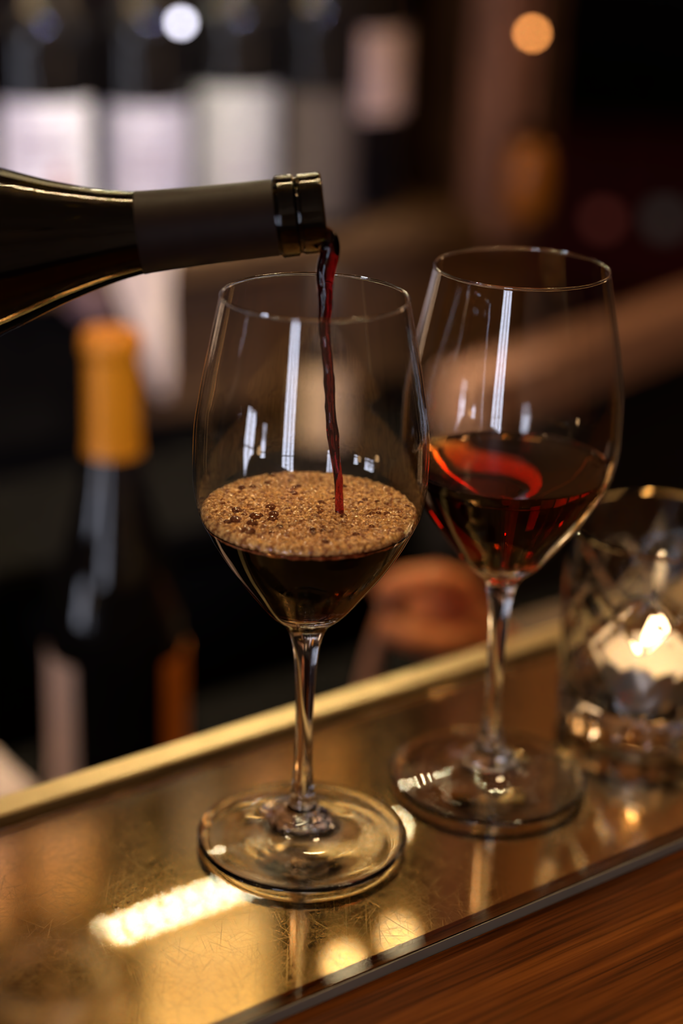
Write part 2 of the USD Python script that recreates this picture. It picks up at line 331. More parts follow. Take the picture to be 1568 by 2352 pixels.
def glass_meshes():
    foot = [(0.0, .0054), (.004, .0050), (.008, .0050), (.0115, .0038), (.0145, .0036), (.018, .0024), (.021, .0023), (.0245, .0013), (.0275, .0013), (.031, .0006), (.0345, .0003), (.0355, .0002), (.0368, .0002), (.0378, .0008), (.0381, .0015), (.0378, .0021), (.0368, .0024), (.031, .0029), (.023, .0041), (.0165, .0058),
            (.0120, .0078), (.0098, .0092), (.0092, .0098), (.0094, .0106), (.0086, .0114), (.0068, .0124), (.0056, .0138)]
    zz = np.r_[np.linspace(.0155, .0815, 36), np.linspace(.083, ZS, 46)]
    outer = np.r_[V(foot), np.stack([og(zz), zz], 1)]
    inn = inner_prof(ZS, 46)[::-1]
    lower = lathe(outer, 128)          # its cavity is full of wine: the wine's own surface is the inner wall there
    zu = np.linspace(ZS, .2026, 44)
    up_ = [lathe(np.stack([og(zu), zu], 1), 128), lathe(np.stack([inner_r(zu), zu], 1)[::-1], 128)]
    ro_, ri_ = float(og(.2026)), float(inner_r(.2026)); mid, hw = (ro_ + ri_) / 2, (ro_ - ri_) / 2
    a = np.linspace(-.35 * PI, 1.35 * PI, 18)
    bead = lathe(np.stack([mid + hw * 1.12 * np.cos(a), .2034 + .00062 * np.sin(a)], 1), 160, close=True)
    return lower, trimesh.util.concatenate(up_), bead
g_low, g_up, g_rim = glass_meshes()
def wine_glass(label, loc):
    t = thing('wine_glass', label, 'wine glass', loc)
    obj('bowl', g_up, M_bowl, t, True, 'thin clear upper bowl')
    obj('rim', g_rim, M_glass, t, True, 'fine polished rim')
    obj('stem', g_low, M_glass, t, 50, 'clear stem with round foot and solid bowl base')
    return t
GL, GR = (0, 0, 0.0001), (.08643, -.00436, 0.0001)
wine_glass('left wine glass with frothy red wine, under the pouring bottle', GL)
wine_glass('right wine glass with calm red wine, beside the candle tumbler', GR)

# ------------------------------------------------------------------ wine in the glasses
LEV = .1293
def wine_mesh(level):
    p = inner_prof(level, 60, 0.0)
    rim = p[-1, 0]
    top = [(rim * .995, level - .0001), (rim - .0006, level - .0006), (rim - .0018, level - .0009), (rim * .85, level - .0010), (rim * .4, level - .0010), (0, level - .0010)]
    return lathe(np.r_[p, V(top)], 128)
def foam_mesh(level, thick):
    """bubbly froth: a closed disc whose top is a packing of bubble domes of many sizes"""
    R = float(inner_r(level)) - .00005
    pts, rad = [], []
    tree_pts = np.zeros((0, 2))
    def scatter(n, r0_, r1_, keep, centre=None, spread=None):
        nonlocal tree_pts
        for _ in range(n):
            r = rng.uniform(r0_, r1_)
            if centre is None:
                a, q = rng.uniform(0, 2 * PI), (R - r * .4) * math.sqrt(rng.uniform())
                c = V([q * math.cos(a), q * math.sin(a)])
            else:
                c = V(centre) + rng.normal(0, spread, 2)
                if np.hypot(*c) > R - r: continue
            if len(pts):
                d = np.hypot(*(V(pts) - c).T)
                if (d < keep * (V(rad) + r)).any(): continue
            pts.append(c); rad.append(r)
    L_ = V([-right[0], -right[1]]); L_ /= np.hypot(*L_)          # towards the left of the picture
    F_ = V([-fw[0], -fw[1]]); F_ /= np.hypot(*F_)               # towards the viewer
    scatter(7, .0019, .0029, .95, L_ * .020 + F_ * .010, .006)
    scatter(14, .0012, .0021, .9, L_ * .020 + F_ * .012, .006)
    scatter(10, .0010, .0018, .9, L_ * .018 - F_ * .022, .007)
    scatter(50, .0008, .0014, .9)
    scatter(700, .0005, .0009, .85)
    big = len(pts)
    # the fine froth: jittered hexagonal packing
    s = .00150
    gx, gy = np.meshgrid(np.arange(-R, R, s), np.arange(-R, R, s * .866), indexing='ij')
    gx = gx + (np.arange(gx.shape[1]) % 2) * s / 2
    c = np.stack([gx.ravel(), gy.ravel()], 1) + rng.normal(0, s * .2, (gx.size, 2))
    c = c[np.hypot(*c.T) < R - .0003]
    r = rng.uniform(.00055, .00105, len(c))
    if big:
        t = cKDTree(V(pts)); d, i = t.query(c)
        ok = d > V(rad)[i] * .95
        c, r = c[ok], r[ok]
    allc, allr = np.vstack([V(pts), c]), np.r_[V(rad), r]
    nr, nt = 176, 960
    rr = np.linspace(0, R, nr)
    a = np.arange(nt) * 2 * PI / nt
    P2 = np.stack([rr[:, None] * np.cos(a), rr[:, None] * np.sin(a)], -1)
    flat = P2.reshape(-1, 2)
    t = cKDTree(allc)
    d, i = t.query(flat, k=7)
    h = np.sqrt(np.maximum(allr[i] ** 2 - d ** 2, 0)) * np.where(i < big, .75, .95)
    h = h.max(1)
    popped = (rng.uniform(size=len(allr)) < .10)                  # some bubbles are open pits
    top = i[np.arange(len(flat)), np.argmax(np.sqrt(np.maximum(allr[i] ** 2 - d ** 2, 0)), 1)]
    h = np.where(popped[top] & (top < big), -.6 * h, h)
    z = level + h - .0004 + .0007 * meshkit.fbm(np.c_[flat * 90, np.zeros(len(flat))], 3, 5)
    rho = np.hypot(*flat.T)
    edge = np.clip((R - rho) / .0030, 0, 1)
    z = z - .0022 * (1 - np.sqrt(1 - (1 - edge) ** 2))
    v = np.c_[flat, z].reshape(nr, nt, 3)
    # lumpy side, then a flat underside
    rows = [v]
    for q, s_ in enumerate(np.linspace(.25, 1, 6)):
        zz = v[-1, :, 2] * (1 - s_) + (level - thick + .0012 * meshkit.fbm(np.c_[np.cos(a) * 14, np.sin(a) * 14, np.zeros(nt)], 3, 8)) * s_
        rv = float(0) + inner_r(zz) - .00005 - .0010 * meshkit.noise(np.c_[np.cos(a) * 36, np.sin(a) * 36, zz * 900], 3)
        rows.append(np.stack([rv * np.cos(a), rv * np.sin(a), zz], -1)[None])
    rows.append(np.stack([np.zeros(nt), np.zeros(nt), np.full(nt, level - thick)], -1)[None])
    v = np.concatenate(rows); k = len(v)
    idx = np.arange(k * nt).reshape(k, nt)
    a_, b_ = idx[:-1], idx[1:]
    f = np.concatenate([np.stack([a_, b_, np.roll(b_, -1, 1)], -1).reshape(-1, 3), np.stack([a_, np.roll(b_, -1, 1), np.roll(a_, -1, 1)], -1).reshape(-1, 3)])
    m = trimesh.Trimesh(v.reshape(-1, 3), f, process=False)
    m.merge_vertices(digits_vertex=8); m.update_faces(m.nondegenerate_faces())
    tops = []
    for (x, y), r in zip(pts[:44], rad[:44]):
        if math.hypot(x, y) < R - r - .0012:
            a = np.linspace(0, PI / 2, 7)
            d = lathe(np.r_[np.stack([r * 1.02 * np.cos(a), r * .62 * np.sin(a)], 1)], 18)
            d.apply_translation([x, y, level - .0001 + .0007 * float(meshkit.fbm(V([[x * 90, y * 90, 0]]), 3, 5)[0])]); tops.append(d)
    return m, tops
TH = .0046
w1 = thing('red_wine', 'dark red wine with a thick bubbly tan froth in the left glass', 'wine', GL)
obj('liquid', wine_mesh(LEV - TH + .0022), M_wine2, w1, 30, 'dark red liquid under the froth')
fm, tops = foam_mesh(LEV, TH)
obj('froth', fm, M_foam, w1, True, 'tan bubbly froth')
for d in tops:
    obj('bubble', d, M_bubble, w1, True)
w2 = thing('red_wine', 'calm clear red wine in the right glass', 'wine', GR)
obj('liquid', wine_mesh(.1308), M_wine, w2, 30)

# ------------------------------------------------------------------ pouring bottle and its stream
mouth = V([.0076, .0064, .2292])
A = V([-.0046, .0148, .2275]); Bq = V([-.0396, .0387, .2218])
ax = (A - Bq); ax /= np.linalg.norm(ax)                     # from body to mouth
def frame_from(axis_dir, origin):
    z = axis_dir / np.linalg.norm(axis_dir); x = np.cross([0, 0, 1.0], z); x /= np.linalg.norm(x); y = np.cross(z, x)
    T = np.eye(4); T[:3, 0], T[:3, 1], T[:3, 2], T[:3, 3] = x, y, z, origin
    return T
# profile along the axis, s measured back from the mouth
def bottle_out(s):
    k = V([[0, .0125], [.0008, .0131], [.0075, .0131], [.0080, .0125], [.0088, .0125], [.0093, .0134], [.0145, .0134], [.0152, .0128], [.0158, .0122], [.058, .0131], [.066, .0142], [.085, .0192], [.105, .0265],
           [.125, .0335], [.145, .0375], [.165, .0385], [.296, .0385], [.3005, .0365]])
    return PchipInterpolator(k[:, 0], k[:, 1])(s)
S = np.r_[np.linspace(0, .016, 40), np.linspace(.018, .165, 60), np.linspace(.17, .3005, 20)]
prof_o = np.stack([bottle_out(S), -S], 1)
Si = np.r_[np.linspace(0, .165, 70), np.linspace(.17, .294, 16)]
ri = np.where(Si < .06, .0092, np.maximum(bottle_out(Si) - .0032, .0092))
ri = PchipInterpolator([0, .05, .07, .085, .105, .125, .145, .165, .290, .294], [.0092, .0094, .0110, .0160, .0232, .0302, .0342, .0352, .0352, .030])(Si)
prof_i = np.stack([ri, -Si], 1)
bp = thing('wine_bottle', 'tilted dark wine bottle pouring red wine from the left', 'bottle', mouth)
T = frame_from(ax, (0, 0, 0))
outer = lathe(np.r_[[(0, -.3005)], prof_o[::-1], [(.0105, .0002)], prof_i, [(0, -.294)]], 96)
outer.apply_transform(T); 
obj('glass_body', outer, M_olive, bp, 40, 'dark olive glass body with ringed lip')
Sc = np.linspace(.0160, .0605, 24)
cap = lathe(np.r_[np.stack([bottle_out(Sc) + .00022, -Sc], 1)[::-1], np.stack([bottle_out(Sc) + .00003, -Sc], 1)], 96, close=True)
cap.apply_transform(T); obj('foil_capsule', cap, M_foil, bp, 40, 'dark aubergine foil sleeve')
Lb = lathe(np.r_[np.stack([np.full(6, .0388), -np.linspace(.27, .18, 6)], 1), np.stack([np.full(6, .03855), -np.linspace(.18, .27, 6)], 1)], 60, .5, 5.2, close=True)
Lb.apply_transform(T); obj('paper_label', Lb, M_ltan, bp, 40)
wi = lathe(np.r_[[(0, -.2939)], np.stack([ri + .0001, -Si], 1)[::-1], [(0, 0)]], 64)
wi.apply_transform(T)
wm = m3.Manifold(m3.Mesh(np.asarray(wi.vertices, np.float32), np.asarray(wi.faces, np.uint32)))
if wm.volume() < 0 or wm.is_empty():
    wi.invert(); wm = m3.Manifold(m3.Mesh(np.asarray(wi.vertices, np.float32), np.asarray(wi.faces, np.uint32)))
wl_ = wm.trim_by_plane((0, 0, -1.0), .0022)
wv = wl_.to_mesh()
obj_w = trimesh.Trimesh(wv.vert_properties[:, :3] + mouth, wv.tri_verts, process=False)
tagged('red_wine', obj_w, M_wine2, 'dark wine lying inside the tilted pouring bottle', 'wine', smooth=40)

ST = V([[.00053, .00234, .22182, .0036], [.00343, .00034, .22232, .0038], [.00465, -.00127, .21889, .0034], [.00304, -.00179, .21373, .0033], [.00197, -.00279, .20831, .0028], [.00159, -.00386, .20135, .00234], [.00136, -.00379, .19407, .0020],
        [.00202, -.00442, .18676, .0018], [.00268, -.00507, .17939, .00172], [.00299, -.00549, .17195, .00173], [.0034, -.00604, .16371, .0019], [.00392, -.00664, .15692, .0020], [.00466, -.00746, .14933, .0015],
        [.00553, -.00847, .14015, .0014], [.0059, -.00901, .13397, .0014], [.0056, -.0098, .1285, .0015]])
st = tube(ST[:, :3], ST[:, 3], 28, 10)
n_ = meshkit.fbm(np.c_[st.vertices[:, :2] * 260, st.vertices[:, 2:] * 120], 3, 4) - .5
st.vertices += st.vertex_normals * (n_ * .0013)[:, None]
tagged('wine_stream', st, M_stream, 'thin twisting stream of red wine falling into the left glass', 'wine', smooth=True)

# ------------------------------------------------------------------ cut crystal tumbler with tea light
def tumbler_mesh(h, r_top, r_bot, base, depth=.0009, nth=200, nz=70):
    """outer wall cut with crossing diagonal grooves, smooth inner cavity"""
    th = np.arange(nth) * 2 * PI / nth
    zo = np.linspace(.0015, h - .0008, nz)
    ro = r_bot + (r_top - r_bot) * (zo / h)
    k = 10
    u = th[None] * k / (2 * PI); w_ = zo[:, None] / (2 * PI * r_top / k) * .85
    def tri(x):
        return np.abs((x % 1.0) - .5) * 2
    cut = np.minimum(tri(u + w_), tri(u - w_))                      # 0 in the grooves
    g = depth * (1 - np.clip(cut / .24, 0, 1))
    star = depth * .7 * (1 - np.clip(tri(2 * u) / .25, 0, 1))
    zone = np.clip((h * .80 - zo) / .004, 0, 1) * np.clip((zo - .004) / .003, 0, 1)
    R_ = ro[:, None] - g * zone[:, None] - star * (np.clip((.012 - zo) / .004, 0, 1) * np.clip((zo - .002) / .002, 0, 1))[:, None]
    outer = np.stack([R_ * np.cos(th), R_ * np.sin(th), np.repeat(zo[:, None], nth, 1)], -1)
    def ring(r, z): return np.stack([r * np.cos(th), r * np.sin(th), np.full(nth, z)], -1)[None]
    rows = [ring(0, .0012), ring(r_bot * .55, .0006), ring(r_bot - .004, .0002), ring(r_bot - .0012, .0004), outer, ring(r_top - .0004, h - .0002), ring(r_top - .0012, h), ring(r_top - .0022, h - .0003)]
    zi = np.linspace(h - .001, base + .004, 30)
    for z in zi: rows.append(ring(r_bot + (r_top - r_bot) * z / h - .0028, z))
    rb = r_bot + (r_top - r_bot) * base / h - .0028
    rows += [ring(rb - .0012, base + .0012), ring(rb - .004, base), ring(rb * .5, base), ring(0, base)]
    v = np.concatenate(rows); n = len(v); idx = np.arange(n * nth).reshape(n, nth); a, b = idx[:-1], idx[1:]
    f = np.concatenate([np.stack([a, np.roll(a, -1, 1), np.roll(b, -1, 1)], -1).reshape(-1, 3), np.stack([a, np.roll(b, -1, 1), b], -1).reshape(-1, 3)])
    m = trimesh.Trimesh(v.reshape(-1, 3), f, process=False); m.merge_vertices(digits_vertex=8); m.update_faces(m.nondegenerate_faces())
    return m
TB = V([.1770, .0000, .0001])
tagged('crystal_tumbler', (lambda m: (m.apply_translation(TB), m)[1])(tumbler_mesh(.0865, .0385, .0365, .0125)), M_glass, 'cut crystal tumbler holding a lit tea light at the right edge', 'tumbler', smooth=25)
tl = thing('tealight_candle', 'lit tea light burning inside the cut crystal tumbler', 'candle', TB + V([-.002, -.001, .0128]))
obj('metal_cup', lathe([(0, 0), (.0188, 0), (.0192, .0006), (.0192, .0165), (.0195, .0168), (.0192, .0170), (.0189, .0166), (.0189, .0008), (0, .0006)], 64), M_alu, tl, 40)
obj('wax', lathe([(0, .0008), (.0187, .0008), (.0187, .0146), (.0180, .0140), (.010, .0136), (.0012, .0138), (0, .0139)], 64), M_wax, tl, 40, 'melted pale wax')
obj('wick', tube([(0, 0, .0125), (.0004, 0, .0165), (.0010, .0003, .0190)], .0006, 8, 3), M_black, tl, True)
obj('flame', lathe(smooth_profile([(0, 0), (.0016, .0012), (.0026, .004), (.0022, .0075), (.0010, .0115), (0, .0150)], 24) + V([0, .0182]), 24), M_flame, tl, True, 'small bright flame')

# ------------------------------------------------------------------ bottles
def bottle_prof(h, R, rn, hb, hn, fl=0.0):
    """(r,z) outline: body radius R up to hb, shoulder, neck radius rn from hn up"""
    pts = [(0, .002), (R * .8, .0), (R * .97, .001), (R, .004), (R, hb * .5), (R, hb), (R * .97, hb + (hn - hb) * .12), (R * .84, hb + (hn - hb) * .33), (rn + (R - rn) * .42, hb + (hn - hb) * .56), (rn + (R - rn) * .12, hb + (hn - hb) * .84), (rn, hn), (rn * .97, h - .012)]
    s = smooth_profile(pts, 60)
    return np.r_[s, [(rn * 1.08, h - .011), (rn * 1.1, h - .006), (rn * 1.05, h - .001), (rn * .8, h), (0, h)]]
def rad_at(prof, z):
    i = 3
    return float(np.interp(z, prof[i:, 1], prof[i:, 0]))
def band(prof, z0, z1, off, a0=0.0, a1=2 * PI, n=48, sl=0.0):
    zz = np.linspace(z0, z1, 10)
    r = V([rad_at(prof, z) for z in zz])
    return lathe(np.r_[np.stack([r + off, zz], 1), np.stack([r + .00003, zz], 1)[::-1]], n, a0, a1, close=True)
TOCAM = math.atan2(-.74, -.56)
def bottle(label, loc, h=.30, R=.0375, rn=.0145, hb=.17, hn=.23, lab=None, lmat=None, cap=None, cmat=None, group=None, arc=1.25, face=None, glassmat=None, prints=(), name='wine_bottle'):
    p = bottle_prof(h, R, rn, hb, hn)
    t = thing(name, label, 'bottle', loc, group)
    obj('glass_body', lathe(p, 64), glassmat or M_bottle, t, 40)
    face = -PI / 2 if face is None else face
    lp = None
    if lab: lp = obj('paper_label', band(p, lab[0], lab[1], .0003, face - arc, face + arc), lmat, t, 40)
    if cap: obj('foil_capsule', cat_m(band(p, cap, h - .0125, .0004), band(p, h - .0115, h - .0015, .0004), lathe([(0, h + .0005), (rn * 1.0, h + .0005), (rn * 1.06, h - .001), (0, h + .0001)], 48)), cmat, t, 40)
    for (z0, z1, a0, a1, m) in prints:
        obj('print_block', band(p, z0, z1, .0006, face + a0, face + a1, 16), m, lp or t, 40)
    return t
# bottle with orange capsule standing on the work counter behind the bar
WCZ = -.215
ob = V([.134, .3700, WCZ])
hgt = .0830 - WCZ
pb = bottle_prof(hgt, .0400, .0150, hgt - .180, hgt - .060)
t = thing('wine_bottle', 'dark wine bottle with a bright orange foil capsule behind the bar', 'bottle', ob)
obj('glass_body', lathe(pb, 72), M_bottle, t, 40)
capm = [band(pb, hgt - .068, hgt - .0125, .0006), band(pb, hgt - .0118, hgt - .0015, .0006), lathe([(0, hgt + .0007), (.0150, hgt + .0007), (.0162, hgt - .001), (0, hgt + .0001)], 48)]
obj('foil_capsule', cat_m(*capm), M_ofoil, t, 40, 'bright orange foil capsule')
fc = math.atan2(-(ob[1] + .466), -(ob[0] + .340))
obj('paper_label', band(pb, .02, hgt - .186, .0004, fc - 2.2, fc - .62, 40), M_white, t, 40, 'pale label wrapping the left side')
obj('paper_label', band(pb, .02, hgt - .186, .0004, fc + .72, fc + 2.2, 40), M_orangel, t, 40, 'orange label wrapping the right side')

# ------------------------------------------------------------------ back bar cabinet: shelf, panel, post
bb = thing('back_bar_cabinet', 'dark wooden back bar cabinet with bottle shelves and rosy corner post', 'cabinet', (0, 0, FZ))
def C(x0, x1, y0, y1, z0, z1, bev=0.0): return box(x0, x1, y0, y1, z0 - FZ, z1 - FZ, bev)
SZ = .028
obj('lower_shelf', C(-.70, .70, .700, .95, .006, SZ, .002), M_panel, bb, False, 'shelf board with brown front edge')
obj('wine_cooler_front', C(-.70, .340, .713, .735, -.105, .0055), M_black, bb, False, 'black cooler front at the left')
obj('front_panel', C(.342, .76, .715, .735, -.105, .006), M_panel, bb, False, 'brown wooden panel under the shelf')
obj('base_body', C(-.70, .76, .735, .95, FZ, .006), M_black, bb, False)
obj('base_door', C(-.70, .02, .722, .735, FZ + .08, -.112), M_black, bb, False)
obj('base_door', C(.03, .755, .722, .735, FZ + .08, -.112), M_black, bb, False)
obj('back_panel', C(-.70, .76, .93, .95, SZ, 1.25), M_cabinet, bb, False)
obj('upper_shelf', C(-.70, .70, .68, .93, .385, .405, .002), M_void, bb, False)
obj('upper_shelf', C(-.70, .70, .68, .93, .80, .82, .002), M_cabinet, bb, False)
obj('corner_post', C(.692, .732, .690, .735, .006, 1.25, .002), M_post, bb, False, 'rosy brown corner post')
obj('corner_trim', C(.732, .768, .700, .95, .006, 1.25, .002), M_cabinet, bb, False, 'darker side board of the post')
obj('side_panel', C(-.72, -.70, .69, .95, FZ, 1.25), M_cabinet, bb, False)
obj('cornice', C(-.72, .78, .68, .96, 1.25, CZ), M_cabinet, bb, False)

# ledge and bitters bottle
obj('work_ledge', C(-.70, .575, .56, .7128, -.150, -.130, .002), M_black, bb, False)
obj('ledge_support', C(-.70, .555, .62, .7128, FZ, -.150), M_black, bb, False)
bottle('small dark bottle with cream label seen through the left wine glass', V([.462, .618, -.1298]), .150, .021, .0085, .095, .118, (.022, .082), M_ltan, .122, M_brownl, arc=1.1, face=TOCAM, name='bitters_bottle')

# shelf bottles
SY = .745
sh = 'wine bottles on the back shelf'
def shelf_bottle(x, label, lab, lmat, arc=1.2, prints=(), h=.30, R=.0375, hb=.165, hn=.225, y=SY, cm=None):
    return bottle(label, V([x, y, SZ + .0003]), h, R, .0145, hb, hn, lab, lmat, h - .05, cm or M_black, None, arc, -PI / 2 - .35, None, prints)
shelf_bottle(.2795 + .012, 'leftmost shelf bottle with a bright lavender white label and red mark', (.034, .121), M_paper, 1.04, [(.05, .075, .05, .32, M_redink), (.085, .089, -.6, .5, M_ink), (.095, .098, -.5, .4, M_ink)])
shelf_bottle(.3660 + .012, 'second shelf bottle from the left with a white label', (.032, .113), M_paper3, 1.0, [(.06, .064, -.6, .5, M_ink), (.07, .073, -.5, .4, M_ink), (.08, .083, -.5, .4, M_ink)])
shelf_bottle(.4480 + .012, 'third shelf bottle with a tall greyer label, left of the brown label', (.020, .121), M_paper2, 1.0, [(.05, .054, -.6, .5, M_ink), (.07, .073, -.5, .4, M_ink)])
shelf_bottle(.5260 + .012, 'shelf bottle with a dull brown label between the grey and the beige labels', (.012, .112), M_brownl, 1.0)
shelf_bottle(.6020 + .012, 'large shelf bottle with a square beige label high on its body', (.083, .153), M_beige, 1.15, [], .335, .0460, .205, .262, y=SY + .05)
bottle('dark unlabelled bottle leaning at the right end of the back shelf', V([.662, .86, SZ + .0003]), .29, .030, .013, .16, .22, None, None, .245, M_black)
for k in range(2):
    bottle(['dark bottle just left of the lavender labelled shelf bottle', 'leftmost dark bottle on the back shelf beside the tube lamp'][k], V([.292 - .082 * (k + 1), SY + .01, SZ + .0003]), .30, .037, .0145, .165, .225, (.035, .115), M_paper, .25, M_black, 'bottles beyond the left of the back shelf', 1.2)
ORD = 'first second third fourth fifth sixth seventh eighth ninth tenth eleventh twelfth thirteenth fourteenth'.split()
for k in range(14):
    bottle(f'{ORD[k]} bottle from the left end of the upper back bar shelf, {["tan", "brown", "grey", "beige"][k % 4]} label', V([-.28 + k * .070 + rng.uniform(-.004, .004), .73 + rng.uniform(0, .02), .4053]), .29 + rng.uniform(-.01, .015), .033, .014, .16, .22, (.03, .115), [M_ltan, M_brownl, M_paper2, M_beige][k % 4], .25, [M_black, M_foil][k % 2], 'bottles on the upper shelf', 1.2)

# cream towel hanging in folds in front of the panel
def cloth(outline, y0, amp, freq, th, seed):
    """a hanging cloth: a grid between left and right outlines (z: xl, xr), folded in y"""
    zs_, xl, xr = V(outline).T
    nz, nx = 40, 60
    zz = np.linspace(zs_[0], zs_[-1], nz); L = np.interp(zz, zs_[::-1], xl[::-1]) if zs_[0] > zs_[-1] else np.interp(zz, zs_, xl)
    Rr = np.interp(zz, zs_[::-1], xr[::-1]) if zs_[0] > zs_[-1] else np.interp(zz, zs_, xr)
    s = np.linspace(0, 1, nx)
    x = L[:, None] + (Rr - L)[:, None] * s
    y = y0 + amp * np.sin(freq * s * 2 * PI + 1.2)[None] * (0.6 + .4 * np.linspace(0, 1, nz))[:, None] + .004 * meshkit.fbm(np.stack([x * 30, np.repeat(zz[:, None], nx, 1) * 20, 0 * x], -1), 3, seed)
    fr = np.stack([x, y, np.repeat(zz[:, None], nx, 1)], -1); bk = fr + V([0, th, 0])
    v = np.concatenate([fr.reshape(-1, 3), bk.reshape(-1, 3)]); i = np.arange(nz * nx).reshape(nz, nx); n = nz * nx
    q = np.stack([i[:-1, :-1], i[1:, :-1], i[1:, 1:], i[:-1, 1:]], -1).reshape(-1, 4)
    f = [q, (q + n)[:, ::-1]]
    for e in (i[:, 0], i[:, -1][::-1], i[0][::-1], i[-1]):
        f.append(np.stack([e[:-1], e[:-1] + n, e[1:] + n, e[1:]], -1)[:, ::-1])
    q = np.vstack(f)
    return trimesh.Trimesh(v, np.vstack([q[:, [0, 1, 2]], q[:, [0, 2, 3]]]), process=False)
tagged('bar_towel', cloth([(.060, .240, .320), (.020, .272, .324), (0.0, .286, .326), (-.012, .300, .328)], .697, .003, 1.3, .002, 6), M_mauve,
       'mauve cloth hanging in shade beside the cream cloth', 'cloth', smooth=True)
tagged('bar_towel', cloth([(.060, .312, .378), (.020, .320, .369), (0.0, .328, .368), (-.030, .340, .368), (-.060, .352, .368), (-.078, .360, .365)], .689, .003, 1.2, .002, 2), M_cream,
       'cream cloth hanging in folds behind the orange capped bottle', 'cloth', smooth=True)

# work counter behind the bar and the folded white cloth on it
wk = thing('work_counter', 'black work counter behind the bar carrying the orange capped bottle', 'counter', (0, 0, FZ))
obj('counter_top', C(-.9, 1.4, .12, .47, WCZ - .02, WCZ - .0003, .002), M_black, wk, False)
obj('counter_base', C(-.9, 1.4, .16, .43, FZ, WCZ - .02), M_black, wk, False)
wc = thing('folded_cloth', 'folded white cloth lying on the work counter at the left', 'cloth', (.045, .412, WCZ))
for k in range(3):
    obj('fold', box(-.065 + .002 * k, .048 - .003 * k, -.045 + .002 * k, .040 - .002 * k, .0002 + k * .009, .0085 + k * .009, .003), M_white, wc, 30)

cb = thing('cutting_board', 'brown wooden cutting board lying behind the bar right of the hand', 'board', (.56, .335, WCZ))
obj('board', box(-.10, .16, -.085, .085, .0002, .018, .004), M_board, cb, 30)
obj('juice_groove', cat_m(*[box(*b) for b in ((-.085, .145, -.072, -.069, .0178, .0183), (-.085, .145, .069, .072, .0178, .0183), (-.085, -.082, -.072, .072, .0178, .0183), (.142, .145, -.072, .072, .0178, .0183))]), M_cabinet, cb, False)
# ------------------------------------------------------------------ the hand behind the bar
def frm(p):                                                     # millimetres: right, up, away, about the hand's place
    return V([.2768, .2702, -.0787]) + (r0 * p[0] + V([0, 0, 1]) * p[1] + V([fw[0], fw[1], 0]) / math.hypot(fw[0], fw[1]) * p[2]) / 1000
def limb(chain, rad):
    out = []
    for (a, b), (ra, rb) in zip(zip(chain[:-1], chain[1:]), zip(rad[:-1], rad[1:])):
        sp = [trimesh.creation.icosphere(2, r / 1000) for r in (ra, rb)]
        sp[0].apply_translation(frm(a)); sp[1].apply_translation(frm(b))
        out.append(m3.Manifold.hull_points(np.vstack([sp[0].vertices, sp[1].vertices]).tolist()))
    return out
def blob(pts, rad):
    v = []
    for p, r in zip(pts, rad):
        s = trimesh.creation.icosphere(2, r / 1000); s.apply_translation(frm(p)); v.append(s.vertices)
    return m3.Manifold.hull_points(np.vstack(v).tolist())
idx_ = [(24, 9, 10), (10, 21, -4), (-9, 20, -8), (-19, 14, -5)]
thb = [(28, -22, 6), (13, -14, -13), (-4, -10, -16), (-18, -7, -9)]
parts = limb(idx_, (10, 9, 8.2, 7)) + limb(thb, (10, 8.4, 8, 7))
parts += limb([(26, 0, 34), (14, -8, 46), (2, -18, 46), (6, -24, 48)], (10, 8.8, 8, 7))
parts += limb([(26, -12, 38), (12, -18, 44), (2, -26, 42), (6, -31, 44)], (9.5, 8.5, 7.8, 7))
parts += limb([(28, -22, 42), (14, -28, 42), (5, -34, 40), (9, -38, 42)], (8.5, 7.5, 7, 6))
parts += [blob([(24, 8, 12), (26, 0, 24), (27, -12, 34), (28, -22, 40), (32, -20, 10), (44, -38, 24), (46, -36, 34)], (10, 10, 9.5, 8.5, 10, 14, 14))]
parts += limb([(45, -37, 28), (66, -64, 44)], (17, 20))
hm = m3.Manifold.batch_boolean(parts, m3.OpType.Add).refine_to_length(.003).to_mesh()
hand = trimesh.Trimesh(hm.vert_properties[:, :3], hm.tri_verts, process=True)
trimesh.smoothing.filter_taubin(hand, iterations=12)
pe = thing('person', 'hand with curled fingers gripping a wooden tool behind the bar, black sleeve', 'person')
obj('hand', hand, M_skin, pe, True, 'bare hand with index finger over thumb')
sl = m3.Manifold.batch_boolean(limb([(58, -58, 38), (110, -92, 80), (260, -70, 220)], (25, 33, 40)), m3.OpType.Add).refine_to_length(.008).to_mesh()
slv = trimesh.Trimesh(sl.vert_properties[:, :3], sl.tri_verts, process=True); trimesh.smoothing.filter_taubin(slv, iterations=8)
obj('sleeve', slv, M_sleeve, pe, True, 'black sleeve')
tagged('bar_muddler', tube([frm((-17, 4, 4)), frm((-20, -12, 4)), frm((-26, -40, 4)), frm((-30, -75, 4))], (.0036, .0042, .0050, .0055), 20, 4), M_rail, 'slim pale wooden tool held in the hand behind the bar', 'bar tool', smooth=30)

